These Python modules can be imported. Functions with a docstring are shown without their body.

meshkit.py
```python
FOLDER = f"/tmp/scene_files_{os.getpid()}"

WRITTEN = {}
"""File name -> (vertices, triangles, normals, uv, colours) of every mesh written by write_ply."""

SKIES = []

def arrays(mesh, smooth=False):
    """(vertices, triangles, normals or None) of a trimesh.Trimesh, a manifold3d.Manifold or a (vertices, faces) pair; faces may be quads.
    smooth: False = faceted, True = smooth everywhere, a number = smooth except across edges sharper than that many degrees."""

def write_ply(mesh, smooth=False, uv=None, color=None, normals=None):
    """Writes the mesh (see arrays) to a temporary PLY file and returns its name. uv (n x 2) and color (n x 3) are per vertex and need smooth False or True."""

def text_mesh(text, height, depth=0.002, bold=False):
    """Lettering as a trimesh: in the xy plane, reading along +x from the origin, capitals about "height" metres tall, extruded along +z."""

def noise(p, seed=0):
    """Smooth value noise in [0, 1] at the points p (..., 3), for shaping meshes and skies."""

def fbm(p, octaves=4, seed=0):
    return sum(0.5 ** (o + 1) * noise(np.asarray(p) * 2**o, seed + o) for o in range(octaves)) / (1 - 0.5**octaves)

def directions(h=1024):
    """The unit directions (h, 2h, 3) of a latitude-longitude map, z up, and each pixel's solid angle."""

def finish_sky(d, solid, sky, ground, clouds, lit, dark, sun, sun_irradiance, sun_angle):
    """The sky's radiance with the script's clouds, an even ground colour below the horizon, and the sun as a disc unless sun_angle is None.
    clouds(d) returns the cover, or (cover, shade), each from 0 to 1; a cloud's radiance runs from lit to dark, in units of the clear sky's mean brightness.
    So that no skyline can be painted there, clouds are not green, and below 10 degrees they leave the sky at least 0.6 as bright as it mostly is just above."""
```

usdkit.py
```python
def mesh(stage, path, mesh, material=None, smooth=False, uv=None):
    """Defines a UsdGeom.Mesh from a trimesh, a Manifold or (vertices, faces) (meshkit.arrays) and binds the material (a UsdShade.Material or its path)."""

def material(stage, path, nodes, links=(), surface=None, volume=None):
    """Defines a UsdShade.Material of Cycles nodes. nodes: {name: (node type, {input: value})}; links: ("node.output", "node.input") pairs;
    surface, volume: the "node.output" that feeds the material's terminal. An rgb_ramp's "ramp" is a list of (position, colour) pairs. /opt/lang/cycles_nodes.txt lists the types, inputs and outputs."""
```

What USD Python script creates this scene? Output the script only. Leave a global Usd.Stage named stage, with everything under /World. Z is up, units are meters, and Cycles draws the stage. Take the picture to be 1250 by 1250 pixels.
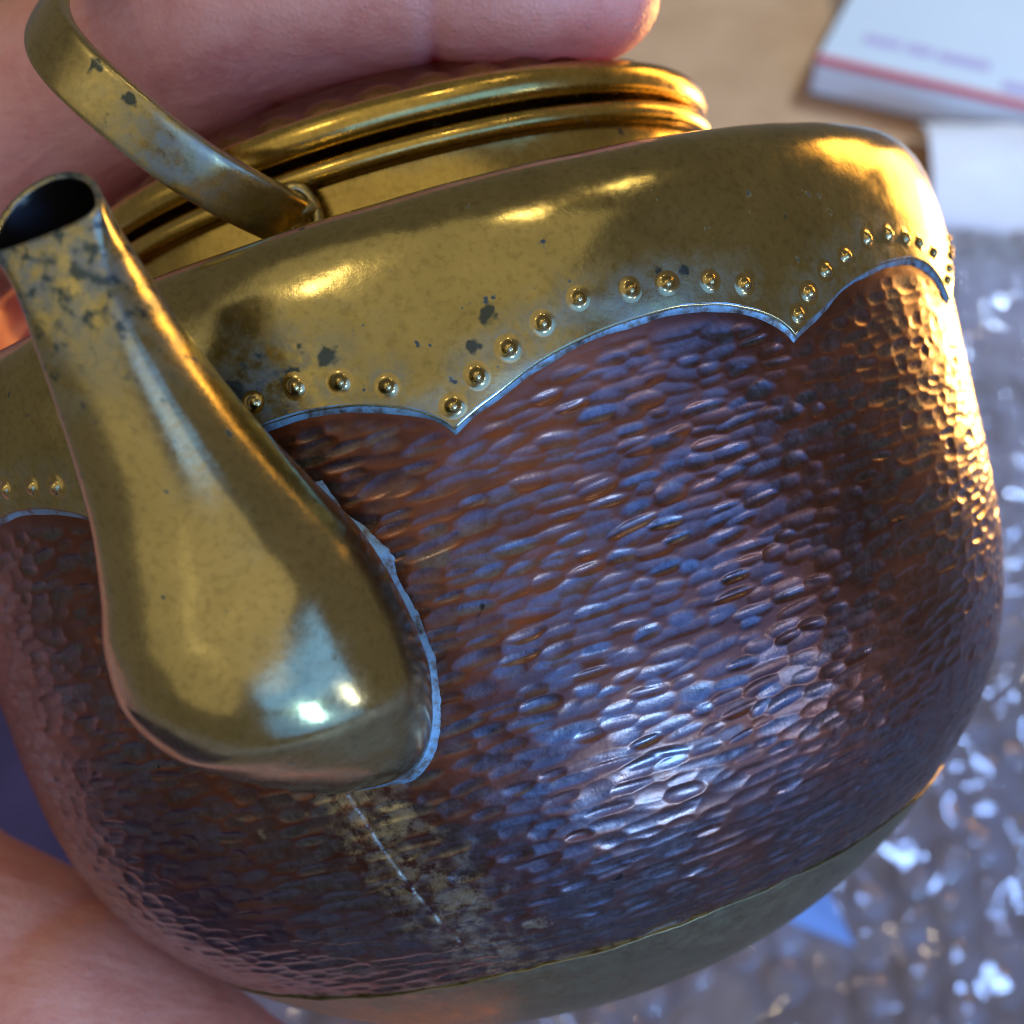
import math, random
import numpy as np
import trimesh
import manifold3d as m3
from scipy.interpolate import CubicSpline, PchipInterpolator
import usdkit, meshkit
from pxr import Usd, UsdGeom, UsdLux, UsdShade, Gf, Sdf, Vt

stage = Usd.Stage.CreateInMemory()
UsdGeom.SetStageUpAxis(stage, 'Z'); UsdGeom.SetStageMetersPerUnit(stage, 1.0)
UsdGeom.Xform.Define(stage, '/World')
rng = np.random.default_rng(7)

# ------------------------------------------------------------------ camera: a phone held over a table, looking down
PITCH = math.radians(50); HALF = math.radians(21)
CAM = np.array([0, 0, .42])
X_ = np.array([1., 0, 0]); U_ = np.array([0, math.sin(PITCH), math.cos(PITCH)]); B_ = np.array([0, -math.cos(PITCH), math.sin(PITCH)])
F = 625 / math.tan(HALF)
EXPOSURE = 0.3
cam = UsdGeom.Camera.Define(stage, '/World/camera')
cam.AddTransformOp().Set(Gf.Matrix4d(*X_, 0, *U_, 0, *B_, 0, *CAM, 1))
FOCAL = 4.25
cam.CreateFocalLengthAttr(FOCAL); cam.CreateHorizontalApertureAttr(2 * FOCAL * math.tan(HALF)); cam.CreateVerticalApertureAttr(2 * FOCAL * math.tan(HALF))
cam.CreateFStopAttr(2.4); cam.CreateFocusDistanceAttr(.119)
cam.CreateClippingRangeAttr(Gf.Vec2f(.01, 20)); cam.CreateExposureAttr(EXPOSURE)

def W(c):                                            # camera-frame metres (right, up, towards the viewer) to the world
    c = np.asarray(c, float); return CAM + c[..., 0:1] * X_ + c[..., 1:2] * U_ + c[..., 2:3] * B_
def WD(d): d = np.asarray(d, float); return d[..., 0:1] * X_ + d[..., 1:2] * U_ + d[..., 2:3] * B_
def at(x, y, d): return np.array([(x - 625) / F * d, (625 - y) / F * d, -d])

# ------------------------------------------------------------------ lamps
def aim(prim, pos, to, roll=0):
    pos, to = np.asarray(pos, float), np.asarray(to, float)
    z = pos - to; z /= np.linalg.norm(z); up = np.array([0, 0, 1.]) if abs(z[2]) < .95 else np.array([0, 1., 0])
    x = np.cross(up, z); x /= np.linalg.norm(x); y = np.cross(z, x)
    UsdGeom.Xformable(prim).AddTransformOp().Set(Gf.Matrix4d(*x, 0, *y, 0, *z, 0, *pos, 1))
POT = np.array([0, .11, .285])
def rect(name, direction, dist, w, h, color, power):
    d = np.asarray(direction, float); d /= np.linalg.norm(d)
    l = UsdLux.RectLight.Define(stage, '/World/' + name)
    l.CreateWidthAttr(w); l.CreateHeightAttr(h); l.CreateColorAttr(Gf.Vec3f(*color)); l.CreateIntensityAttr(power)
    aim(l, POT + d * dist, POT)
def bulb(name, direction, dist, r, color, power):
    d = np.asarray(direction, float); d /= np.linalg.norm(d)
    l = UsdLux.SphereLight.Define(stage, '/World/' + name); l.CreateRadiusAttr(r)
    l.CreateColorAttr(Gf.Vec3f(*color)); l.CreateIntensityAttr(power)
    l.AddTranslateOp().Set(Gf.Vec3d(*(POT + d * dist)))
rect('window_light', (.494, -.86, .13), 1.7, .20, .32, (.30, .58, 1.0), 55)
rect('window_light_side', (.845, -.51, .165), 1.7, .11, .24, (.60, .70, 1.0), 30)
rect('window_wall', (.56, -.76, .52), 1.9, 2.3, .95, (.08, .29, 1.0), 2.1)
rect('window_low', (.50, -.86, -.06), 1.9, 1.9, .9, (.06, .27, 1.0), 1.25)
rect('ceiling_light', (-.12, -.38, .92), 1.5, 2.1, 1.7, (1.0, .85, .54), .34)
rect('lit_wall', (-.66, -.62, .42), 1.8, 2.1, 1.0, (1.0, .84, .52), .30)
bulb('ceiling_bulb_a', (-.34, -.23, .91), 1.3, .026, (1.0, .78, .44), 110)
bulb('ceiling_bulb_b', (.2, .03, .98), 1.3, .022, (1.0, .78, .44), 95)
bulb('ceiling_bulb_c', (.41, .26, .87), 1.3, .020, (1.0, .78, .44), 80)
def spot(name, pos, to, r, cone, soft, color, power):
    l = UsdLux.SphereLight.Define(stage, '/World/' + name); l.CreateRadiusAttr(r); l.CreateColorAttr(Gf.Vec3f(*color)); l.CreateIntensityAttr(power)
    sh = UsdLux.ShapingAPI.Apply(l.GetPrim()); sh.CreateShapingConeAngleAttr(cone); sh.CreateShapingConeSoftnessAttr(soft)
    aim(l, pos, to)
# a shaded desk lamp turned to the kettle, and added spots brightening box and wrap
for k, (z, cone, pw) in enumerate(((.37, 17, 8), (.22, 34, 14), (.08, 17, 48))): spot('desk_lamp_' + 'abc'[k], POT + .52 * np.array([.72, .69, 0]) + np.array([0, 0, z - .285]), POT, .075, cone, .3, (1.0, .48, .10), pw)
spot('wrap_fill_spot', (.85, .95, 1.2), (.27, .27, 0), .12, 13, .6, (.30, .50, 1.0), 42)
spot('box_fill_spot', (.75, 1.0, 1.3), (.28, .74, 0), .10, 16, .5, (.58, .78, 1.0), 130)
dome = UsdLux.DomeLight.Define(stage, '/World/room_glow'); dome.CreateIntensityAttr(.045); dome.CreateColorAttr(Gf.Vec3f(1.0, .88, .78))

# ------------------------------------------------------------------ materials
L = '/World/Looks/'
UsdGeom.Scope.Define(stage, '/World/Looks')
def mat(name, nodes, links, surface): return usdkit.material(stage, L + name, nodes, links, surface=surface)

def brass(name, light, dark, rough, spots=True, tarnish=False, grain=1.0):
    n = {'g': ('geometry', {}),
         'n1': ('noise_texture', {'scale': 140.0 * grain, 'detail': 8.0, 'roughness': .70}),
         'r1': ('rgb_ramp', {'ramp': [(.22, dark), (.55, light), (.75, tuple(min(1, c * 1.12) for c in light))]}),
         'n2': ('noise_texture', {'scale': 420.0 * grain, 'detail': 5.0, 'roughness': .7}),
         'r2': ('map_range', {'from_min': .35, 'from_max': .7, 'to_min': rough * .8, 'to_max': rough * 1.45}),
         'n3': ('noise_texture', {'scale': 450.0, 'detail': 3.0, 'roughness': .55}),
         'r3': ('rgb_ramp', {'ramp': [(.70, (0, 0, 0)), (.73, (1, 1, 1))]}),
         'm3': ('mix_color', {'b': (.035, .045, .040)}),
         'n4': ('noise_texture', {'scale': 1500.0, 'detail': 3.0}),
         'ms': ('mix_color', {'blend_type': 'multiply', 'fac': .30}),
         'r4': ('rgb_ramp', {'ramp': [(.33, (.45, .42, .40)), (.5, (1, 1, 1))]}),
         'bp': ('bump', {'strength': .07, 'distance': .0004}),
         'met': ('math', {'math_type': 'multiply_add', 'value2': -.85, 'value3': 1.0}),
         'ro': ('math', {'math_type': 'multiply_add', 'value2': .35}),
         'p': ('principled_bsdf', {'metallic': 1.0})}
    k = [('g.position', 'n1.vector'), ('g.position', 'n2.vector'), ('g.position', 'n3.vector'), ('g.position', 'n4.vector'),
         ('n1.fac', 'r1.fac'), ('n2.fac', 'r2.value'), ('n3.fac', 'r3.fac'), ('n4.fac', 'r4.fac'),
         ('r1.color', 'ms.a'), ('r4.color', 'ms.b'), ('ms.result', 'm3.a'), ('n2.fac', 'bp.height'), ('bp.normal', 'p.normal'), ('r2.result', 'ro.value3')]
    if spots: k += [('r3.color', 'm3.fac'), ('r3.color', 'met.value1'), ('r3.color', 'ro.value1')]
    else: n['m3'][1]['fac'] = 0.0; n['met'][1]['value1'] = 0.0; n['ro'][1]['value1'] = 0.0
    last = 'm3.result'
    if tarnish:                                      # dark corroded specks
        n['sp'] = ('attribute', {'attribute': 'speck'}); n['n6'] = ('noise_texture', {'scale': 900.0, 'detail': 3.0})
        n['s6'] = ('math', {'math_type': 'multiply_add', 'value2': 1.1}); n['q6'] = ('map_range', {'from_min': .92, 'from_max': 1.10, 'to_min': 0.0, 'to_max': .92, 'clamp': True})
        n['m6'] = ('mix_color', {'b': (.030, .048, .045)}); n['mt6'] = ('math', {'math_type': 'multiply_add', 'value2': -.25})
        k += [('g.position', 'n6.vector'), ('n6.fac', 's6.value1'), ('sp.fac', 's6.value3'), ('s6.value', 'q6.value'), ('q6.result', 'm6.fac')]
    if tarnish:                                      # bluish bloom that has crept out round the beads and joints
        n['ta'] = ('attribute', {'attribute': 'bloom'})
        n['n5'] = ('noise_texture', {'scale': 500.0, 'detail': 4.0, 'roughness': .65})
        n['r5'] = ('map_range', {'from_min': .38, 'from_max': .60, 'to_min': 0.0, 'to_max': 1.0, 'clamp': True})
        n['mu'] = ('math', {'math_type': 'multiply', 'use_clamp': True})
        n['m5'] = ('mix_color', {'b': (.17, .20, .19)})
        n['mt2'] = ('math', {'math_type': 'multiply_add', 'value2': -.45})
        n['ro2'] = ('math', {'math_type': 'multiply_add', 'value2': .12})
        k += [('g.position', 'n5.vector'), ('n5.fac', 'r5.value'), ('r5.result', 'mu.value1'), ('ta.fac', 'mu.value2'), ('mu.value', 'm5.fac'), (last, 'm5.a'),
              ('mu.value', 'mt2.value1'), ('met.value', 'mt2.value3'), ('mt2.value', 'p.metallic'),
              ('mu.value', 'ro2.value1'), ('ro.value', 'ro2.value3'), ('ro2.value', 'p.roughness')]
        k += [('m5.result', 'm6.a'), ('q6.result', 'mt6.value1'), ('mt2.value', 'mt6.value3')]; k.remove(('mt2.value', 'p.metallic')); k.append(('mt6.value', 'p.metallic'))
        last = 'm6.result'
    else: k += [('met.value', 'p.metallic'), ('ro.value', 'p.roughness')]
    k += [(last, 'p.base_color')]
    return mat(name, n, k, 'p.BSDF')

M = {}
M['brass'] = brass('brass', (.40, .335, .135), (.29, .245, .10), .16, tarnish=True)
M['brass_spout'] = brass('brass_spout', (.45, .38, .17), (.36, .31, .135), .18, tarnish=True)
M['brass_bead'] = brass('brass_bead', (.45, .36, .15), (.34, .27, .11), .17, spots=False)
M['brass_bright'] = brass('brass_bright', (.53, .38, .10), (.36, .25, .07), .20)
M['brass_dull'] = brass('brass_dull', (.29, .28, .17), (.19, .19, .115), .36)
M['brass_handle'] = brass('brass_handle', (.44, .36, .15), (.33, .27, .11), .26, tarnish=True)
M['dark_inside'] = mat('dark_inside', {'p': ('principled_bsdf', {'base_color': (.03, .028, .025), 'roughness': .30, 'metallic': .9})}, [], 'p.BSDF')

M['copper'] = mat('copper', {
    'g': ('geometry', {}), 'pit': ('attribute', {'attribute': 'pit'}), 'br': ('attribute', {'attribute': 'braze'}),
    'n1': ('noise_texture', {'scale': 70.0, 'detail': 5.0, 'roughness': .6}),
    'rid': ('rgb_ramp', {'ramp': [(.30, (.065, .021, .012)), (.5, (.130, .042, .021)), (.72, (.23, .080, .040))]}),
    'n2': ('noise_texture', {'scale': 700.0, 'detail': 5.0, 'roughness': .7}),
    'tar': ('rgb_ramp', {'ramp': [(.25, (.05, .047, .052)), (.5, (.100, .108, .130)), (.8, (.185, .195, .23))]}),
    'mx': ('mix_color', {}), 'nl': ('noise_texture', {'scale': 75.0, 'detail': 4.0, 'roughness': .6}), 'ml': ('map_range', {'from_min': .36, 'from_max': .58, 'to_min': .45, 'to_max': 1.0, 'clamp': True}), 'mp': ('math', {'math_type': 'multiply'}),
    'n3': ('noise_texture', {'scale': 260.0, 'detail': 2.0}),
    'r3': ('rgb_ramp', {'ramp': [(.745, (0, 0, 0)), (.76, (1, 1, 1))]}),
    'mk': ('mix_color', {'b': (.012, .014, .02)}),
    'mb': ('mix_color', {'b': (.40, .38, .26)}),
    'nb': ('map_range', {'from_min': .40, 'from_max': .55, 'to_min': 0.0, 'to_max': 1.0, 'clamp': True}),
    'mbf': ('math', {'math_type': 'multiply'}),
    'ro': ('map_range', {'from_min': .3, 'from_max': .7, 'to_min': .32, 'to_max': .47}), 'rp': ('math', {'math_type': 'multiply_add', 'value2': -.13}),
    'bp': ('bump', {'strength': .12, 'distance': .0003}),
    'p': ('principled_bsdf', {'metallic': 1.0, 'coat_weight': .40, 'coat_roughness': .20, 'coat_ior': 1.5})},
    [('bp.normal', 'p.coat_normal'), ('g.position', 'n1.vector'), ('g.position', 'n2.vector'), ('g.position', 'n3.vector'), ('n1.fac', 'rid.fac'), ('n2.fac', 'tar.fac'),
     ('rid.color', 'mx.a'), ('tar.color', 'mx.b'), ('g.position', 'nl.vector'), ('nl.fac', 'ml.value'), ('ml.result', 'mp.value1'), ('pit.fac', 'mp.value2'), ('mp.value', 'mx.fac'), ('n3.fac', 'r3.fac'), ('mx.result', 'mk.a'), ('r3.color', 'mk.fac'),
     ('n2.fac', 'nb.value'), ('nb.result', 'mbf.value1'), ('br.fac', 'mbf.value2'), ('mbf.value', 'mb.fac'), ('mk.result', 'mb.a'), ('mb.result', 'p.base_color'),
     ('n2.fac', 'ro.value'), ('pit.fac', 'rp.value1'), ('ro.result', 'rp.value3'), ('rp.value', 'p.roughness'), ('n2.fac', 'bp.height'), ('bp.normal', 'p.normal')], 'p.BSDF')
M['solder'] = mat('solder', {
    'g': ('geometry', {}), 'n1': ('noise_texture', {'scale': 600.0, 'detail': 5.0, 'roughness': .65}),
    'r1': ('rgb_ramp', {'ramp': [(.33, (.045, .042, .038)), (.43, (.17, .17, .15)), (.52, (.19, .34, .43)), (.7, (.26, .44, .54))]}),  # blue window reflection painted into the solder's colour
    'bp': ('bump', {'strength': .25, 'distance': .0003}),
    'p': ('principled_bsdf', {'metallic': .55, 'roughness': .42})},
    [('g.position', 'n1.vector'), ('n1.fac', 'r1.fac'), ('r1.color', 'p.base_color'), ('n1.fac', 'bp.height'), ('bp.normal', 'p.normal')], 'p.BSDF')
M['copper_lid'] = brass('copper_lid', (.26, .13, .06), (.15, .075, .04), .34)
M['skin'] = mat('skin', {
    'g': ('geometry', {}), 'n1': ('noise_texture', {'scale': 75.0, 'detail': 7.0, 'roughness': .68}),
    'r1': ('rgb_ramp', {'ramp': [(.28, (.52, .19, .15)), (.48, (.66, .31, .245)), (.62, (.70, .37, .295)), (.75, (.62, .29, .24))]}),
    'v': ('voronoi_texture', {'scale': 1500.0, 'feature': 'distance_to_edge'}), 'n2': ('noise_texture', {'scale': 900.0, 'detail': 4.0, 'roughness': .6}),
    'mp': ('mapping', {'scale': (140.0, 700.0, 420.0), 'rotation': (.3, .2, .5)}), 'n3': ('noise_texture', {'scale': 1.0, 'detail': 3.0, 'distortion': .6}),
    'a1': ('math', {'math_type': 'multiply_add', 'value2': .9}), 'a2': ('math', {'math_type': 'multiply_add', 'value2': 1.4}),
    'bp': ('bump', {'strength': .45, 'distance': .0004}),
    'ro': ('map_range', {'from_min': .3, 'from_max': .7, 'to_min': .38, 'to_max': .58}),
    'p': ('principled_bsdf', {'subsurface_weight': .30, 'subsurface_scale': .003, 'subsurface_radius': (1.0, .35, .2)})},
    [('g.position', 'n1.vector'), ('g.position', 'n2.vector'), ('g.position', 'v.vector'), ('g.position', 'mp.vector'), ('mp.vector', 'n3.vector'), ('n1.fac', 'r1.fac'), ('r1.color', 'p.base_color'),
     ('v.distance', 'a1.value1'), ('n2.fac', 'a1.value3'), ('n3.fac', 'a2.value1'), ('a1.value', 'a2.value3'), ('a2.value', 'bp.height'), ('bp.normal', 'p.normal'), ('n2.fac', 'ro.value'), ('ro.result', 'p.roughness')], 'p.BSDF')
def plain(name, a, b, scale, rough, **kw):
    return mat(name, {'g': ('geometry', {}), 'n': ('noise_texture', {'scale': scale, 'detail': 5.0, 'roughness': .6}), 'r': ('rgb_ramp', {'ramp': [(.3, a), (.7, b)]}), 'p': ('principled_bsdf', {'roughness': rough, **kw})},
               [('g.position', 'n.vector'), ('n.fac', 'r.fac'), ('r.color', 'p.base_color')], 'p.BSDF')
M['table'] = plain('table', (.34, .33, .42), (.46, .45, .55), 14.0, .5)
M['kraft'] = plain('kraft', (.50, .29, .15), (.62, .385, .215), 30.0, .7)
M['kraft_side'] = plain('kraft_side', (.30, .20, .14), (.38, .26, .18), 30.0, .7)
M['white_card'] = plain('white_card', (.62, .70, .78), (.69, .76, .83), 8.0, .45)
M['paper'] = plain('paper', (.68, .67, .70), (.78, .77, .80), 10.0, .6)
M['red_print'] = plain('red_print', (.55, .06, .09), (.62, .09, .12), 20.0, .5)
M['purple_print'] = plain('purple_print', (.46, .38, .62), (.52, .44, .68), 20.0, .5)
M['film'] = mat('film', {'fr': ('fresnel', {'IOR': 1.5}), 't': ('transparent_bsdf', {'color': (.93, .93, .96)}), 'g': ('glossy_bsdf', {'color': (1, 1, 1), 'roughness': .05}),
                         'd': ('diffuse_bsdf', {'color': (.75, .75, .82)}), 'm1': ('mix_closure', {}), 'm2': ('mix_closure', {'fac': .14})},
                [('fr.fac', 'm1.fac'), ('t.BSDF', 'm1.closure1'), ('g.BSDF', 'm1.closure2'), ('m1.closure', 'm2.closure1'), ('d.BSDF', 'm2.closure2')], 'm2.closure')
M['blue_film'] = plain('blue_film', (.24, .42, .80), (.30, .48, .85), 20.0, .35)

# ------------------------------------------------------------------ object helpers
used = {}
def numbered(parent, name):
    k = (parent, name); n = used.get(k, 0); used[k] = n + 1
    return f'{parent}/{name}' + (f'_{n:03d}' if n else '')
def key(prim, **kw):
    for a, b in kw.items():
        if b: prim.SetCustomDataByKey(a, b)
def obj(name, mesh, m, parent=None, smooth=True, prims=None, **kw):
    path = numbered(str(parent.GetPath()) if parent else '/World', name)
    o = usdkit.mesh(stage, path, mesh, M[m], smooth=smooth)
    o.CreateDoubleSidedAttr(True)
    for a, v in (prims or {}).items():
        UsdGeom.PrimvarsAPI(o).CreatePrimvar(a, Sdf.ValueTypeNames.FloatArray, 'vertex').Set(Vt.FloatArray.FromNumpy(np.asarray(v, np.float32)))
    key(o.GetPrim(), **kw); return o.GetPrim()
def thing(name, matrix=None, **kw):
    x = UsdGeom.Xform.Define(stage, numbered('/World', name))
    if matrix is not None: x.AddTransformOp().Set(matrix)
    key(x.GetPrim(), **kw); return x.GetPrim()

def grid(P, wrap_u=False):                           # P[i, j] -> quads; i runs round (wrap) or along, j across
    n, k = P.shape[:2]
    i = np.arange(n if wrap_u else n - 1); j = np.arange(k - 1)
    I, J = np.meshgrid(i, j, indexing='ij'); I2 = (I + 1) % n
    q = np.stack([I * k + J, I2 * k + J, I2 * k + J + 1, I * k + J + 1], -1).reshape(-1, 4)
    return P.reshape(-1, 3), q
def lathe(prof, n=240):
    prof = np.asarray(prof, float); th = np.arange(n) * 2 * np.pi / n
    P = np.stack([prof[None, :, 0] * np.sin(th)[:, None], -prof[None, :, 0] * np.cos(th)[:, None], np.broadcast_to(prof[None, :, 1], (n, len(prof)))], -1)
    return grid(P, True)
def smooth_prof(pts, n=60):
    pts = np.asarray(pts, float); t = np.r_[0, np.cumsum(np.hypot(*np.diff(pts, axis=0).T))]
    s = np.linspace(0, t[-1], n); return np.stack([CubicSpline(t, pts[:, 0])(s), CubicSpline(t, pts[:, 1])(s)], 1)
def cat(*ms):
    v, f, n = [], [], 0
    for a, b in ms:
        b = np.asarray(b)
        if b.shape[1] == 3: b = np.c_[b, b[:, 2]]
        v.append(a); f.append(b + n); n += len(a)
    v, f = np.vstack(v), np.vstack(f)
    t = np.vstack([f[:, [0, 1, 2]], f[:, [0, 2, 3]]]); t = t[(t[:, 0] != t[:, 1]) & (t[:, 1] != t[:, 2]) & (t[:, 0] != t[:, 2])]
    return v, t
def outward(mesh):
    m = trimesh.Trimesh(*cat(mesh), process=False)
    return m

# ------------------------------------------------------------------ the kettle's own frame: axis tilted in the hand
KC = np.array([0.0113, -0.0533, -0.1788]); KA = np.array([-0.292, 1, 0.0207]); KA /= np.linalg.norm(KA)
KE = np.cross(KA, [0, 0, 1.]); KE /= np.linalg.norm(KE); KF = np.cross(KE, KA); KF = KF if KF[2] > 0 else -KF
def kettle_matrix():
    return Gf.Matrix4d(*WD(KE), 0, *WD(-KF), 0, *WD(KA), 0, *W(KC), 1)
def pot_cam(th, r, z): return KC + r * (np.sin(th) * KE + np.cos(th) * KF) + z * KA
def cyl(th, r, z): return np.stack([r * np.sin(th), -r * np.cos(th), z + 0 * th], -1)

BODY = np.array([(.0293, 0), (.0506, .0133), (.0557, .019), (.0644, .0651), (.0605, .0843), (.0588, .0845)])
body = smooth_prof(BODY, 400)
kmax = np.argmax(body[:, 1]); 
rad = lambda z: np.interp(z, body[:kmax + 1, 1], body[:kmax + 1, 0])
def slope(z): return (rad(z + .0004) - rad(z - .0004)) / .0008
Z_BAND = .0122
# scalloped lower edge of the brass shoulder, twelve scallops
SC = PchipInterpolator([0, .06, .13, .25, .37, .5, .62, .75, .88, .95, 1.0], [.0637, .0647, .0656, .0672, .0681, .0686, .0687, .0682, .0668, .0655, .0639])
def scallop(th): t = ((np.degrees(th) - 1.2) / 30.0) % 1.0; return SC(t)

kettle = thing('copper_kettle', kettle_matrix(), label='small hammered copper kettle with riveted brass shoulder, held tilted by a hand', category='kettle')

# --- hammered copper wall: every dent is relief of the mesh
def copper_wall():
    front = np.radians(np.arange(-112, 112, .155)); back = np.radians(np.linspace(112, 248, 150)[:-1])
    th = np.r_[front, back]
    zz = np.linspace(Z_BAND - .0006, .0712, 500)
    R = rad(zz); dR = np.gradient(R, zz); s = np.r_[0, np.cumsum(np.hypot(np.diff(R), np.diff(zz)))]
    H = np.zeros((len(th), len(zz))); PIT = np.zeros_like(H)
    row, v, k = 0, .0006, 0; wrow = np.array([.7, 2.1])
    span = s[-1]
    while v < span + .001:
        r = np.interp(v, s, R)
        frac = v / span
        u = rng.uniform(0, .005); circ = 2 * np.pi * r
        step = .0034
        wrow = wrow + rng.normal(0, .25, 2)
        while u < circ:
            a = np.clip(rng.lognormal(-6.17, .24), .0011, .0034)       # half length, round the pot
            b = np.clip(rng.lognormal(-7.27, .20), .00038, .0011)      # half height
            t0 = u / r - np.pi
            big = max(0, math.sin(t0 * 1.0 - .2)) * frac
            a *= 1 - .16 * big; b *= 1 - .02 * big
            v0 = v + rng.normal(0, .00026) + .0005 * math.sin(2 * t0 + wrow[0]) + .0003 * math.sin(5 * t0 + wrow[1])
            tilt = rng.normal(.02, .07)
            depth = np.clip(rng.lognormal(-9.10, .40), .00003, .00024)
            pitc = np.clip(rng.normal(.62, .26), .05, 1)
            u += max(.0018, rng.normal(step, .0006))
            if rng.random() < .02: continue
            # cells near
            tt = (t0 + 2 * np.pi * 2) % (2 * np.pi)
            if tt > math.radians(248): tt -= 2 * np.pi
            dth = 1.5 * a / r
            i = np.where(np.abs(th - tt) < dth)[0]
            j0, j1 = np.searchsorted(s, [v0 - 1.7 * b - a * .2, v0 + 1.7 * b + a * .2])
            if len(i) == 0 or j1 <= j0: continue
            du = (th[i] - tt)[:, None] * r; dv = (s[j0:j1] - v0)[None, :]
            p = du * math.cos(tilt) + dv * math.sin(tilt); q = -du * math.sin(tilt) + dv * math.cos(tilt)
            sk = rng.uniform(-.25, .25)
            q = q + sk * b * (p / a) ** 2
            d = (np.abs(p / a) ** 2.3 + np.abs(q / b) ** 2.3) ** (1 / 2.3)
            tiltplane = 1 + .55 * rng.normal(0, .35) * q / b
            h = depth * np.clip(tiltplane, .4, 1.6) * np.minimum(d ** 2.2 - 1, 0)
            sub = H[np.ix_(i, np.arange(j0, j1))]
            kk = .000014; m_ = np.minimum(sub, h); e_ = np.abs(sub - h)
            H[np.ix_(i, np.arange(j0, j1))] = np.where((h < -1e-9) & (sub < -1e-9), m_ - np.maximum(kk - e_, 0) ** 2 / (4 * kk) * 0, m_)
            w = np.clip((.97 - d) / .40, 0, 1) * pitc
            ps = PIT[np.ix_(i, np.arange(j0, j1))]; PIT[np.ix_(i, np.arange(j0, j1))] = np.maximum(ps, w)
        v += .00110 + .00005 * rng.standard_normal()
    TH, ZZ = np.meshgrid(th, zz, indexing='ij')
    from scipy.ndimage import gaussian_filter1d
    H = gaussian_filter1d(gaussian_filter1d(H, .55, axis=1), .55, axis=0)
    # smooth margin under the brass edge and over the base band
    edge = scallop(TH) - ZZ
    fade = np.clip((edge - .0009) / .0015, 0, 1) * np.clip((ZZ - Z_BAND + .0004) / .0006, 0, 1)
    H *= fade; PIT *= np.clip((edge - .0012) / .0012, 0, 1)
    noise = meshkit.fbm(np.stack([TH * .063 / .006, ZZ / .004, 0 * TH], -1), 3, 5) - .5
    H += .00012 * noise
    n = np.hypot(1, np.interp(ZZ, zz, dR)); RR = np.interp(ZZ, zz, R)
    P = cyl(TH, RR + H / n, ZZ - H * np.interp(ZZ, zz, dR) / n)
    # brazed seam running down under the spout
    seam = np.radians(-15.5) + .10 * (0.035 - ZZ) / .03
    du = (TH - seam) * RR
    wob = meshkit.fbm(np.stack([TH * 40, ZZ * 700, 0 * TH], -1), 3, 9)
    BR = np.clip(1.5 - np.abs(du - .0014) / (.0034 + .006 * (wob - .5)), 0, 1) * (ZZ < .042) * np.clip(wob * 3.4 - .75, 0, 1)
    BR = BR * (.45 + .75 * PIT)
    low = np.clip((.040 - ZZ) / .022, 0, 1) * np.clip(meshkit.fbm(np.stack([TH * 9, ZZ * 160, 0 * TH], -1), 3, 55) * 1.9 - .25, 0, 1); PIT = np.clip(PIT + .50 * low, 0, .95)  # blue reflection low on the wall, painted in through the pit tone
    P = P + np.stack([np.sin(TH), -np.cos(TH), 0 * TH], -1) * (-.00013 * np.exp(-(du / .00022) ** 2) * (ZZ < .036) * (ZZ > .017))[..., None]
    PIT = PIT * (1 - .8 * np.exp(-((du + .0003) / .0004) ** 2) * (ZZ < .036) * (ZZ > .017)); BR = np.maximum(BR, .9 * np.exp(-((du + .0003) / .00022) ** 2) * (ZZ < .036) * (ZZ > .020) * (wob > .42))
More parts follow.
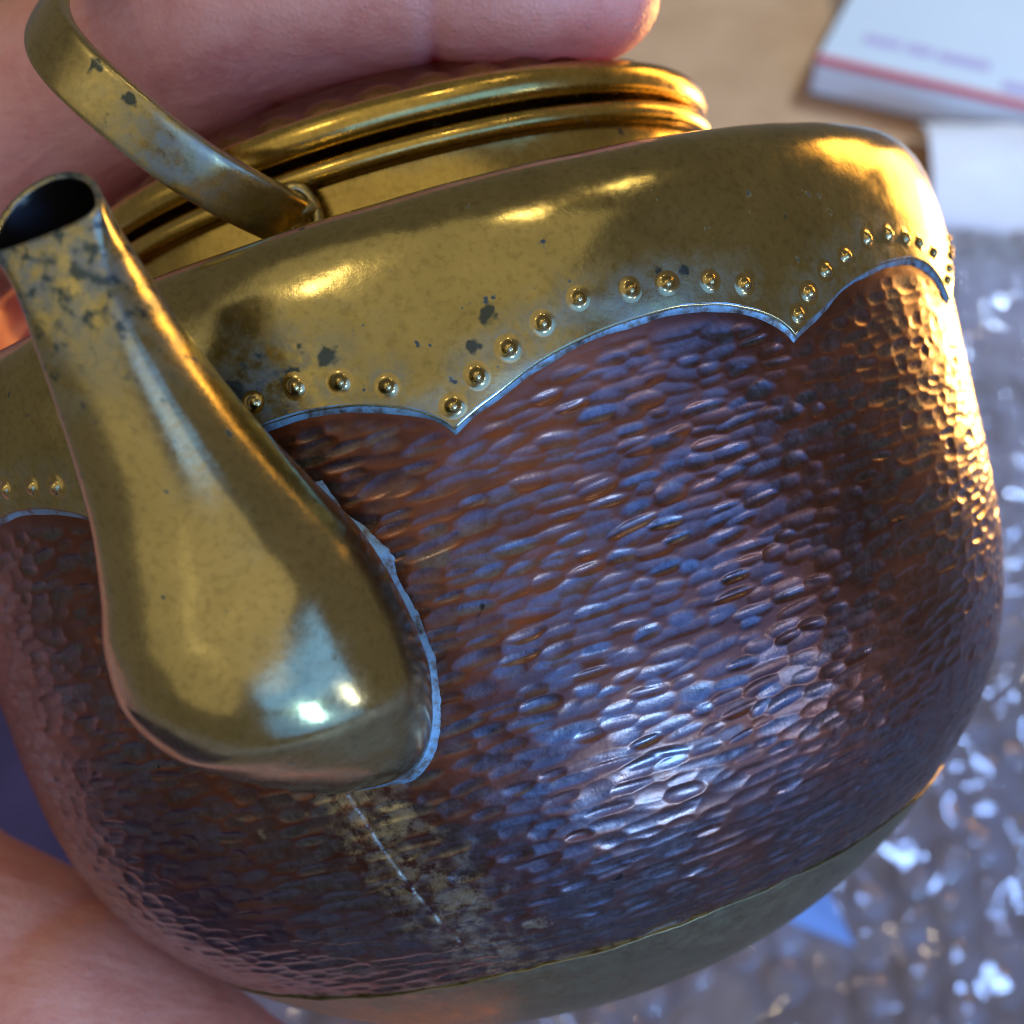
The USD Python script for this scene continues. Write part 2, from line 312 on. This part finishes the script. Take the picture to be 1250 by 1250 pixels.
    BR = np.maximum(BR, np.clip(1 - (ZZ - Z_BAND) / (.0004 + .0022 * np.clip(meshkit.fbm(np.stack([TH * 30, ZZ * 90, 0 * TH], -1), 3, 41) - .35, 0, 1)), 0, 1))
    fl = meshkit.fbm(np.stack([TH * 16, ZZ * 330, 0 * TH + 3.3], -1), 2, 77); BR = np.maximum(BR, np.clip((fl - .80) / .03, 0, 1) * (ZZ < .034) * .9)
    return grid(P, True), PIT.ravel(), BR.ravel()
(cw, pit, braze) = copper_wall()
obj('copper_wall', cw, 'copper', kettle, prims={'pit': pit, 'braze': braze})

# --- plain brass band and foot
foot = [(0.0, .0012), (.020, .0010), (.0280, -.0004)] + [tuple(p + np.array([.00014 + .0006 * (1 - p[1] / Z_BAND), -.0007 * (1 - p[1] / Z_BAND)])) for p in body[body[:, 1] <= Z_BAND + .0001]] + [(rad(Z_BAND) - .0006, Z_BAND + .0002)]
bp, bq = lathe(foot, 360)
a = np.arctan2(bp[:, 0], -bp[:, 1]); top = bp[:, 2] > Z_BAND - .0006
bp[top, 2] += (meshkit.fbm(np.stack([a * 14, a * 0, a * 0], -1), 4, 3)[top] - .5) * .0005
obj('base_band', (bp, bq), 'brass_dull', kettle)

# --- brass shoulder, scalloped below, rolled over into the neck
shoulder_top = smooth_prof(np.vstack([body[body[:, 1] > .0632][::12], [(.0565, .0848), (.0530, .0850), (.0480, .0843), (.0435, .0832), (.0403, .0828)]]), 140)
ss = np.r_[0, np.cumsum(np.hypot(*np.diff(shoulder_top, axis=0).T))]
nrm = np.gradient(shoulder_top, ss, axis=0); nrm = np.stack([nrm[:, 1], -nrm[:, 0]], 1)
th = np.arange(900) * 2 * np.pi / 900
iz = np.argmax(shoulder_top[:, 1]); s_of_z = lambda z: np.interp(z, shoulder_top[:iz, 1], ss[:iz])
def sh_point(thv, s, off):
    r = np.interp(s, ss, shoulder_top[:, 0]) + off * np.interp(s, ss, nrm[:, 0]); z = np.interp(s, ss, shoulder_top[:, 1]) + off * np.interp(s, ss, nrm[:, 1])
    return np.stack([r * np.sin(thv), -r * np.cos(thv), z], -1)
T = np.linspace(0, 1, 90) ** 1.15
S0 = s_of_z(scallop(th)); Sg = S0[:, None] + T[None] * (ss[-1] - S0[:, None])
shoulder_dent = lambda t, q: (meshkit.fbm(np.stack([np.sin(t) * 5 + 0 * q, np.cos(t) * 5 + 0 * q, q * 120], -1), 3, 11) - .5) * .0005
dent = shoulder_dent(th[:, None], Sg)
Po = sh_point(th[:, None] + 0 * Sg, Sg, .0005 + dent)
rim = np.stack([sh_point(th, S0, -.0002), sh_point(th, S0 - .0001, .00025)], 1)
Po = np.concatenate([rim, Po], 1)
# beads: nine to a scallop
BEADS = [(.5, .0657), (2.7, .0674), (5.4, .0688), (8.4, .0700), (11.9, .0712), (15.8, .0713), (19.3, .0709), (22.9, .0704), (26.2, .0692)]
bead_at = []
for k in range(12):
    for j, (dt, z) in enumerate(BEADS): bead_at.append((math.radians(1.2 + 30 * k + dt + rng.normal(0, .22)), z + rng.normal(0, .00022)))
for t, z in ((-9.3, .0703), (-6.0, .0696), (-3.1, .0686)): pass
bt = np.array(bead_at)
bx = np.stack([.0647 * np.sin(bt[:, 0]), -.0647 * np.cos(bt[:, 0]), bt[:, 1]], -1)
from scipy.spatial import cKDTree
dist = cKDTree(bx).query(Po.reshape(-1, 3))[0]
bloom = np.clip(1.10 - dist / .0034, 0, 1) * .70
edge_d = (Sg - S0[:, None]); edge_d = np.concatenate([np.zeros((900, 2)), edge_d], 1).ravel()
bloom = np.maximum(bloom, np.clip(.8 - edge_d / .0035, 0, 1) * .6)
tharr = np.repeat(th, Po.shape[1]); tharr = (tharr + np.pi) % (2 * np.pi) - np.pi
zarr = Po.reshape(-1, 3)[:, 2]
near_spout = np.exp(-((np.degrees(tharr) + 12) / 7) ** 2) * np.exp(-((zarr - .0715) / .005) ** 2)
bloom = np.maximum(bloom, near_spout * .9)
# skip what the spout's back hides: nothing is cut, the shoulder is whole
SPK = [(-6.2, .0725, .0010), (6.0, .0722, .0011), (4.3, .0699, .0009), (-9.2, .0722, .0008), (-14.0, .0720, .0013), (-13.2, .0712, .0010), (19.8, .0722, .0007), (14.8, .0716, .0006), (22.0, .0717, .0007), (-8, .0742, .0005), (0.5, .0735, .0005), (33, .0745, .0006), (12, .0735, .0005), (-16, .0735, .0012), (27, .0765, .0005)]
pf = Po.reshape(-1, 3); speck = .22 * np.clip(1.1 - np.abs(dist - .0010) / .0007, 0, 1)
for t, z, r in SPK:
    t = math.radians(t); c_ = np.array([.0650 * math.sin(t), -.0650 * math.cos(t), z]); speck = np.maximum(speck, .68 * np.clip(1.5 - np.linalg.norm(pf - c_, axis=1) / r, 0, 1))
speck = np.maximum(speck, .40 * near_spout)
shoulder = obj('brass_shoulder', grid(Po, True), 'brass', kettle, prims={'bloom': bloom, 'speck': speck})
rho = np.linspace(0, 1, 15); ph = np.arange(30) * 2 * np.pi / 30
for t, z in bead_at:
    s0 = float(s_of_z(z)); sz = np.clip(rng.normal(.97, .05), .86, 1.06); el = rng.normal(0, .05)
    rr = rho[None] * .00128 * sz; x_ = rho * .00128 / .00060; hh = .00060 * sz * np.where(x_ < .75, np.sqrt(np.clip(1 - x_ ** 2, 0, 1)), .661 * np.exp(-1.134 * (x_ - .75) / .40)) * .95 - .00004
    du = rr * np.cos(ph)[:, None] * (1 + el); ds = rr * np.sin(ph)[:, None] * (1 - el)
    tq, sq_ = t + du / .0647, s0 + ds
    P = sh_point(tq, sq_, .0005 + shoulder_dent(tq, sq_) + hh[None] + .00003)
    obj('bead', grid(P, True), 'brass_bead', shoulder)

# --- pale solder fillet showing below the scalloped edge
wid = .00085 + .0009 * (meshkit.fbm(np.stack([np.sin(th) * 9, np.cos(th) * 9, 0 * th], -1), 3, 21) - .4)
zs = scallop(th)
rows = []
for q, h in ((0.0, .00048), (.12, .00046), (.45, .00026), (.8, .00008), (1.0, -.0002)):
    z = zs - q * wid + .0002; rows.append(cyl(th, rad(z) + h, z))
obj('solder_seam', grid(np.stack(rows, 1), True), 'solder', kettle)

# --- neck with its rolled lip
neck = smooth_prof([(.0412, .0826), (.0402, .0842), (.0399, .0870), (.0399, .0905), (.0401, .0926)], 24)
lip = [(.0399, .0921), (.0406, .0922), (.0412, .0924)] + [(.0413 + .0014 * math.cos(q), .0932 + .0013 * math.sin(q)) for q in np.linspace(-1.1, 1.55, 18)] + [(.0400, .0945), (.0386, .0943), (.0386, .0840)]
obj('neck', lathe(list(map(tuple, neck)), 240), 'brass_bright', kettle)
obj('neck_lip', lathe([(r, z + .0005 * (z > .09)) for r, z in lip], 240), 'brass_bright', kettle)

# --- spout: a bulging gooseneck lofted along its own path
TS = math.radians(-16)
SPOUT = [  # (R, z) of the section's middle, half width, half depth front, half depth back, tangent angle from the axis (deg, outwards), flatness
    (.0645, .0362, .0010, .0006, .004, -10, 0),
    (.0648, .0367, .0038, .0030, .006, -8, 0),
    (.0655, .0384, .0065, .0058, .008, -4, 0),
    (.0665, .0415, .0093, .0089, .008, 2, 0),
    (.0679, .0461, .0117, .0116, .009, 10, 0),
    (.0690, .0512, .0125, .0125, .009, 16, 0),
    (.0702, .0563, .0117, .0118, .008, 22, .25),
    (.0718, .0612, .0097, .0098, .007, 27, .55),
    (.0738, .0664, .0077, .0078, .006, 28, .8),
    (.0759, .0712, .0064, .0064, .0055, 26, .9),
    (.0778, .0755, .0055, .0054, .0050, 26, .95),
    (.0795, .0795, .0049, .0046, .0047, 32, 1),
    (.0812, .0830, .0046, .0034, .0048, 46, 1),
    (.0829, .0854, .0050, .0014, .0051, 58, 1),
]
def spout_frames(n=90):
    A = np.array(SPOUT); k = np.arange(len(A)); q = np.linspace(0, len(A) - 1, n)
    return np.stack([PchipInterpolator(k, A[:, c])(q) if c > 1 else CubicSpline(k, A[:, c])(q) for c in range(7)], 1)
def spout_surface(shrink=0.0, q0=0, nphi=160):
    fr = spout_frames()[q0:]
    ph = np.linspace(0, 2 * np.pi, nphi, endpoint=False)
    out = np.array([np.sin(TS), -np.cos(TS), 0]); lat = np.array([np.cos(TS), np.sin(TS), 0]); up = np.array([0, 0, 1.])
    P = []
    for R, z, w, bf, bb, tan, flat in fr:
        w, bf, bb = (max(x - shrink, 2e-4) for x in (w, bf, bb))
        c = R * out + z * up + lat * .0034 * float(np.clip((.052 - z) / .015, 0, 1)) ** 1.2
        t = math.radians(tan); N = math.cos(t) * out - math.sin(t) * up
        cx, cy = np.sin(ph), np.cos(ph)
        # unit outline: disc cut by a larger disc gives the flat face between two creases
        d, r2 = 1.75, 2.5
        ray_r = -cy * d + np.sqrt(np.maximum((cy * d) ** 2 + r2 * r2 - d * d, 0))
        # distance to the big disc centred (0,-d)
        m = -np.log(np.exp(-28.0) + np.exp(-28.0 * ray_r)) / 28.0; m = 1 * (1 - flat) + m * flat
        x = cx * m * w; y = np.where(cy > 0, cy * m * bf * (1 + .27 * flat), cy * m * bb)
        P.append(c + x[:, None] * lat + y[:, None] * N)
    return np.array(P)
So = spout_surface()
mouth_o = So[-1]
Si = spout_surface(.0006, 84)
bore = spout_surface(.00062, 62)[::-1]
rimmid = (mouth_o * .5 + Si[-1] * .5) + .0003 * np.array([np.sin(TS), -np.cos(TS), .6])
loop = np.concatenate([So, rimmid[None], Si[::-1]], 0)
sp = grid(loop.transpose(1, 0, 2), True)
q = np.linspace(0, 1, len(loop))
spv = sp[0].reshape(160, len(loop), 3)
bl = np.clip((spv[..., 2] - .070) / .012, 0, 1) * .9 + np.clip((.046 - spv[..., 2]) / .008, 0, 1) * .25
spout = obj('spout', sp, 'brass_spout', kettle, prims={'bloom': bl.ravel(), 'speck': (.15 + .24 * np.clip((spv[..., 2] - .066) / .014, 0, 1)).ravel()})
obj('spout_bore', grid(bore.transpose(1, 0, 2), True), 'dark_inside', spout)
# solder round the spout's foot
fr = spout_frames(); fr = fr[(fr[:, 1] < .0635)][1:]
def foot_line(extra, lift, jag=0.0):
    pts = []
    for side, f in ((1, fr[::-1]), (-1, fr)):
        ex = extra * (1.0 if side > 0 else .6)
        u = side * (f[:, 2] * (.84 - .16 * np.clip((f[:, 1] - .049) / .012, 0, 1)) + ex) + .0034 * np.clip((.052 - f[:, 1]) / .015, 0, 1) ** 1.2; z = f[:, 1] - np.minimum(ex, .0012) * np.clip((.046 - f[:, 1]) / .008, 0, 1)
        pts.append(np.stack([TS + u / rad(z), z], 1))
    q = np.vstack(pts); k = np.linspace(0, len(q) - 1, 220); q = np.stack([np.interp(k, np.arange(len(q)), q[:, c]) for c in (0, 1)], 1)
    w = meshkit.fbm(np.stack([k / 5, 0 * k, 0 * k], -1), 3, 31) - .5
    q[:, 0] += jag * w / .06 * np.sign(np.linspace(1, -1, 220)) + jag * 2.6 / .06 * np.exp(-((k / k[-1] - .10) / .035) ** 2)
    return cyl(q[:, 0], rad(q[:, 1]) + lift, q[:, 1])
ring = np.stack([foot_line(-.0022, .0016), foot_line(-.0004, .0012), foot_line(.0003, .0007), foot_line(.0010, -.0002, .0004)], 1)
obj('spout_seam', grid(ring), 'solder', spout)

# --- bail handle: a flat brass strap hinged at the neck
def tube_frames(pts, n):
    t = np.r_[0, np.cumsum(np.linalg.norm(np.diff(pts, axis=0), axis=1))]; s = np.linspace(0, t[-1], n)
    P = CubicSpline(t, pts)(s); D = np.gradient(P, axis=0); D /= np.linalg.norm(D, axis=1, keepdims=True); return P, D
def to_kettle(c):
    d = np.asarray(c) - KC; return np.stack([d @ KE, -(d @ KF), d @ KA], -1)
back_pivot = pot_cam(math.radians(172), .0435, .0885)
hp = to_kettle(np.array([at(352, 268, .1330), at(300, 242, .1290), at(226, 198, .1255), at(142, 132, .1235), at(84, 78, .1240), at(58, 34, .1275), at(68, -4, .134), at(100, -40, .144), at(200, -80, .165), at(330, -20, .195), back_pivot + np.array([-.004, .004, 0]), back_pivot]))
P, D = tube_frames(hp, 240)
ref = to_kettle(KC + np.array([.62, .72, .25]))[None]
Wd = ref - (ref * D).sum(1, keepdims=True) * D; Wd /= np.linalg.norm(Wd, axis=1, keepdims=True); Nn = np.cross(D, Wd)
hw, ht = .00285, .0011
sq = []
for q in np.linspace(0, 2 * np.pi, 28, endpoint=False):
    c, s_ = math.cos(q), math.sin(q); e = .42
    sq.append((math.copysign(abs(c) ** e, c) * hw, math.copysign(abs(s_) ** e, s_) * ht))
wv = 1 + .03 * (meshkit.fbm(np.stack([np.arange(240) / 13., 0 * np.arange(240), 0 * np.arange(240)], -1), 2, 2) - .5)
Hs = np.stack([P + u * wv[:, None] * Wd + v * Nn for u, v in sq], 0)
hv, hf = grid(Hs, True)
caps = []
for idx, rev in ((0, 0), (239, 1)):
    pts = Hs[:, idx]; c = pts.mean(0); n = len(pts)
    caps.append((np.vstack([pts, c]), np.array([[i, (i + 1) % n, n, n] for i in range(n)])))
hv_, hf_ = cat((hv, hf), *caps); spk = np.zeros(len(hv_)); blh = np.zeros(len(hv_))
for px, py, dd, r in ((155, 126, .122, .0011), (222, 228, .124, .0013), (128, 146, .122, .0010), (75, 60, .124, .0010), (120, 80, .122, .0008), (112, 16, .137, .0016), (300, 262, .128, .0008)):
    c_ = to_kettle(at(px, py, dd)); spk = np.maximum(spk, .7 * np.clip(1.5 - np.linalg.norm(hv_ - c_, axis=1) / r, 0, 1))
blh = np.exp(-(np.linalg.norm(hv_ - to_kettle(at(210, 195, .124)), axis=1) / .007) ** 2) * .8  # blue-grey window reflection painted over the strap's middle
handle = obj('bail_handle', (hv_, hf_), 'brass_handle', kettle, prims={'bloom': blh, 'speck': spk})
# hinge ear
def tube(points, r, m=14):
    Pp, Dd = tube_frames(np.asarray(points, float), max(12, 3 * len(points))); rf = np.array([.3, .2, .93]); Wq = np.cross(Dd, rf); Wq /= np.linalg.norm(Wq, axis=1, keepdims=True); Nq = np.cross(Dd, Wq)
    qs = np.linspace(0, 2 * np.pi, m, endpoint=False)
    G = np.stack([Pp + r * (math.cos(x) * Wq + math.sin(x) * Nq) for x in qs], 0); v, f = grid(G, True)
    a, b = G[:, 0], G[:, -1]; n = m
    return cat((v, f), (np.vstack([a, a.mean(0)]), np.array([[i, (i + 1) % n, n, n] for i in range(n)])), (np.vstack([b, b.mean(0)]), np.array([[i, (i + 1) % n, n, n] for i in range(n)])))
lug_c = to_kettle(at(366, 262, .1345))
lat = to_kettle(KC + KE) ; upk = np.array([0, 0, 1.])
ear = tube([lug_c + np.array([math.cos(q) * .0016 * math.cos(.2), -.0002 + .0006 * math.cos(q), math.sin(q) * .0027]) for q in np.linspace(0, 2 * np.pi, 14)], .0007)
obj('hinge_ear', ear, 'brass_handle', kettle)
obj('hinge_pin', tube([lug_c + np.array([-.0035, -.0004, -.0004]), lug_c + np.array([0, -.0006, 0]), lug_c + np.array([.0012, .0002, .0004])], .0009), 'brass_handle', kettle)
obj('hinge_ear', tube([to_kettle(back_pivot) + np.array([math.cos(q) * .002, 0, math.sin(q) * .0027]) for q in np.linspace(0, 2 * np.pi, 14)], .0008), 'brass_handle', kettle)

# ------------------------------------------------------------------ lid
lid = thing('kettle_lid', kettle_matrix(), label='round brass lid with fluted copper crown under the fingers, closing the kettle', category='lid')
rimp = [(.0375, .0890), (.0382, .0890), (.0384, .0952), (.0405, .0950), (.0414, .0953)] + [(.0414 + .0015 * math.cos(q), .0972 + .0019 * math.sin(q)) for q in np.linspace(-1.25, 1.6, 22)] + [(.0402, .0990), (.0385, .0985)]
obj('lid_rim', lathe([(r, z + .0004) for r, z in rimp], 260), 'brass_bright', lid)
thf = np.arange(720) * 2 * np.pi / 720; fl = np.abs(np.sin(thf * 21 / 1.0)) ** .8
pr = [(.0396, .0984, 0, 0), (.0395, .1000, .3, .0002), (.0390, .1012, .9, .0007), (.0380, .1018, .8, .0008), (.0350, .1026, .3, .0003), (.031, .1050, 0, 0), (.026, .1064, 0, 0), (.018, .1076, 0, 0), (.008, .108, 0, 0), (.0003, .1081, 0, 0)]
Q = np.stack([cyl(thf, r - .0006 * k * (1 - fl), z - dz * (1 - fl)) for r, z, k, dz in pr], 1)
obj('fluted_crown', grid(Q, True), 'copper_lid' if 'copper_lid' in M else 'brass_dull', lid)

# ------------------------------------------------------------------ the hand
def ball(c, r): return m3.Manifold.sphere(float(r), 40).translate([float(x) for x in c])
def chain(js):
    out = []
    for (a, ra), (b, rb) in zip(js, js[1:]): out.append(m3.Manifold.batch_hull([ball(a, ra), ball(b, rb)]))
    return out
def j(x, y, d, r): return (at(x, y, d), r)
def off(js, dv, k=1.0): return [(p + np.asarray(dv), r * k) for p, r in js]
index = [j(-190, 330, .176, .0150), j(95, 112, .165, .0130), j(300, 18, .153, .0108), j(420, -8, .149, .0094), j(520, -14, .147, .0083), j(535, -15, .147, .0082), j(640, -14, .147, .0086), j(715, -12, .148, .0080), j(722, -12, .148, .0077)]
middle = off(index, (-.0035, .0050, -.0185), 1.0); ring_f = off(index, (-.006, .0035, -.0365), .98)
little = [(p + np.array([-.006, -.001, -.053]), r * .85) for p, r in index]
palm = [j(-190, 330, .176, .0150), j(-420, 560, .185, .018), j(-520, 900, .185, .018)]
parts = chain(index) + chain(middle) + chain(ring_f) + chain(little)
kn = [middle[0], ring_f[0], little[0]]
back_palm = [(at(-430, 480, .19), .016), (at(-520, 600, .215), .017), (at(-430, 800, .20), .017)]
parts += [m3.Manifold.batch_hull([ball(*p) for p in [index[0], little[0], middle[0], back_palm[1], back_palm[2], (at(-480, 820, .185), .017)]])]
thumb = [j(-420, 760, .185, .0185), j(-130, 1150, .178, .0185), j(20, 1212, .176, .0170)]
thumb2 = [j(-60, 1230, .176, .0165), j(84, 1246, .172, .0153), j(262, 1358, .169, .0134), j(420, 1450, .168, .0116), j(560, 1500, .168, .0094)]
parts += chain(thumb) + chain(thumb2)
wrist = (at(-700, 880, .21), .024); wrist2 = (at(-720, 1000, .19), .024); arm = (at(-1500, 1500, .26), .034)
parts += [m3.Manifold.batch_hull([ball(*p) for p in [back_palm[1], back_palm[2], thumb[0], wrist, wrist2]]), m3.Manifold.batch_hull([ball(*wrist), ball(*wrist2), ball(*arm)])]
hm = m3.Manifold.batch_boolean(parts, m3.OpType.Add).refine_to_length(.0022)
mm = hm.to_mesh(); tm = trimesh.Trimesh(mm.vert_properties[:, :3], mm.tri_verts, process=True)
trimesh.smoothing.filter_taubin(tm, lamb=.5, nu=.52, iterations=14)
V = np.array(tm.vertices)
# creases of the finger joint and of the thumb's root
def crease(center, axis, width, depth, reach):
    d = V - center; k = d @ (axis / np.linalg.norm(axis)); near = np.linalg.norm(d, axis=1) < reach
    return (depth * np.exp(-(k / width) ** 2) * near)[:, None]
nv = np.array(tm.vertex_normals)
V -= nv * crease(at(527, -14, .147), np.array([1., .05, 0]), .0009, .0009, .0120)
V -= nv * crease(at(300, 18, .153), np.array([1., .3, 0]), .0008, .0004, .014)
V += nv * ((meshkit.fbm(V / .006, 3, 4) - .5) * .0005)[:, None]
hand = obj('hand', (W(V), np.array(tm.faces)), 'skin', label='bare hand gripping the kettle, fingers over its lid and thumb underneath', category='hand')

# ------------------------------------------------------------------ table and what lies on it
def box(x0, y0, z0, x1, y1, z1):
    m = trimesh.creation.box([x1 - x0, y1 - y0, z1 - z0]); m.apply_translation([(x0 + x1) / 2, (y0 + y1) / 2, (z0 + z1) / 2]); return m
tt = box(-.9, -.45, -.03, .9, 1.4, 0.0)
obj('table_top', tt, 'table', smooth=False, kind='structure')
def sheet(x0, y0, x1, y1, fz, n=60, rot=0, c=None, thick=.0006):
    x, y = np.meshgrid(np.linspace(x0, x1, n), np.linspace(y0, y1, n), indexing='ij')
    z = fz(x, y); top = np.stack([x, y, z], -1)
    a = grid(top); b = grid(top - np.array([0, 0, thick])); 
    v, f = cat(a, b)
    if rot:
        cx, cy = (x0 + x1) / 2, (y0 + y1) / 2; s_, c_ = math.sin(rot), math.cos(rot); w = v - [cx, cy, 0]; v = np.stack([cx + w[:, 0] * c_ - w[:, 1] * s_, cy + w[:, 0] * s_ + w[:, 1] * c_, v[:, 2]], -1)
    return v, f
fb = lambda x, y, s, a, seed: a * meshkit.fbm(np.stack([x / s, y / s, 0 * x], -1), 3, seed)
obj('kraft_paper', sheet(-.45, .50, .34, 1.15, lambda x, y: .004 + fb(x, y, .09, .006, 1), 70, .05), 'kraft', label='large sheet of brown kraft paper lying flat behind the kettle', category='paper')
obj('white_paper', sheet(.205, .500, .58, .585, lambda x, y: .010 + .016 * np.sin(np.clip((y - .500) / .085, 0, 1) * np.pi) ** .6 + fb(x, y, .05, .010, 2), 70, -.10), 'paper', label='rumpled white sheet lying between the bubble wrap and the box', category='paper')

ang = math.atan2(-.042, .116) - .07
bm = Gf.Matrix4d().SetRotate(Gf.Rotation(Gf.Vec3d(0, 0, 1), math.degrees(ang))); bm.SetTranslateOnly(Gf.Vec3d(.162, .640, .012))
carton = thing('shipping_box', bm, label='flat white shipping box with a red stripe and purple print, on the brown paper', category='box')
BH = .020
obj('box_shell', box(0, 0, 0, .30, .24, BH), 'white_card', carton, smooth=False)
obj('red_stripe', box(-.0004, -.0004, BH - .0022, .3004, .0042, BH + .0004), 'red_print', carton, smooth=False)
for k, (x, y, w, h) in enumerate(((.018, .026, .020, .0075), (.041, .026, .014, .0075), (.058, .025, .028, .0075))):
    obj('printed_line', box(x, y, BH + .0001, x + w, y + h, BH + .0006), 'purple_print', carton, smooth=False)
obj('printed_line', box(.095, .010, BH + .0001, .19, .018, BH + .0006), 'purple_print', carton, smooth=False)
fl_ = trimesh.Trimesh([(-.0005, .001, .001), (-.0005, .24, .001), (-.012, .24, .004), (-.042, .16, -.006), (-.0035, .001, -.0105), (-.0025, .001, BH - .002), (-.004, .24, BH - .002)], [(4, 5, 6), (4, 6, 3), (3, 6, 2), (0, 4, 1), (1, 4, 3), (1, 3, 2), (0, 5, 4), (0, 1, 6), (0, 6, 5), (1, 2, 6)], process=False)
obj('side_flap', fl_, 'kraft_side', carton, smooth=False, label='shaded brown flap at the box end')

M['indigo'] = plain('indigo', (.035, .03, .085), (.055, .045, .12), 60.0, .7)
obj('dark_shade_sheet', sheet(-.50, -.20, -.135, .47, lambda x, y: .003 + fb(x, y, .07, .008, 14), 50), 'indigo', label='dark indigo cloth added on the table left of the kettle, behind the thumb', category='shade_sheet')  # added dark sheet standing in for the shaded table at left
# bubble wrap: a wavy film with rows of domes
wrap = thing('bubble_wrap', label='clear bubble wrap spread over the grey table under the kettle', category='bubble wrap')
zf = lambda x, y: .003 + fb(x, y, .06, .022, 6) + fb(x, y, .011, .0035, 8)
obj('film', sheet(-.13, -.25, .46, .53, zf, 260), 'film', wrap)
def dome(x, y, r, h):
    rho = np.linspace(1, .0, 5); qs = np.arange(10) * 2 * np.pi / 10
    px = x + r * rho[None] * np.cos(qs)[:, None]; py = y + r * rho[None] * np.sin(qs)[:, None]
    pz = zf(px, py) + h * np.sqrt(np.clip(1 - rho[None] ** 2.6, 0, 1)) + .0003
    return grid(np.stack([px, py, pz], -1), True)
vis, rest = [], []
pitch_b = .0155; rot_b = math.radians(23)
def project(p):
    d = np.asarray(p) - CAM; c = np.array([d @ X_, d @ U_, d @ B_]); return 625 + F * c[0] / -c[2], 625 - F * c[1] / -c[2]
for r_ in range(-60, 70):
    for q_ in range(-60, 60):
        a_, b_ = (q_ + (r_ % 2) * .5) * pitch_b, r_ * pitch_b * .87
        cx = .15 + a_ * math.cos(rot_b) - b_ * math.sin(rot_b) + rng.normal(0, .0006); cy = .15 + a_ * math.sin(rot_b) + b_ * math.cos(rot_b) + rng.normal(0, .0006)
        if not (-.124 < cx < .45 and -.24 < cy < .522): continue
        u, v = project((cx, cy, .01))
        seen = u > 560 and v > 240 and u < 1270 and v < 1270 and ((u - 590) / 600) ** 2 + ((v - 650) / 580) ** 2 > .85
        (vis if seen else rest).append((cx, cy, .0066 * rng.normal(1, .05), max(.0003, .0013 * rng.normal(1, .6))))
if len(vis) > 300: vis.sort(key=lambda b: b[1]); rest += vis[300:]; vis = vis[:300]
for b in vis: obj('bubble', dome(*b), 'film', wrap)
obj('bubbles', cat(*[dome(*b) for b in rest]), 'film', wrap, kind='stuff')
# a folded corner of the film that stands up and catches the window
def ground(px, py, h):
    d = at(px, py, 1.0); dw = d[0] * X_ + d[1] * U_ + d[2] * B_; return CAM + dw * (h - CAM[2]) / dw[2]
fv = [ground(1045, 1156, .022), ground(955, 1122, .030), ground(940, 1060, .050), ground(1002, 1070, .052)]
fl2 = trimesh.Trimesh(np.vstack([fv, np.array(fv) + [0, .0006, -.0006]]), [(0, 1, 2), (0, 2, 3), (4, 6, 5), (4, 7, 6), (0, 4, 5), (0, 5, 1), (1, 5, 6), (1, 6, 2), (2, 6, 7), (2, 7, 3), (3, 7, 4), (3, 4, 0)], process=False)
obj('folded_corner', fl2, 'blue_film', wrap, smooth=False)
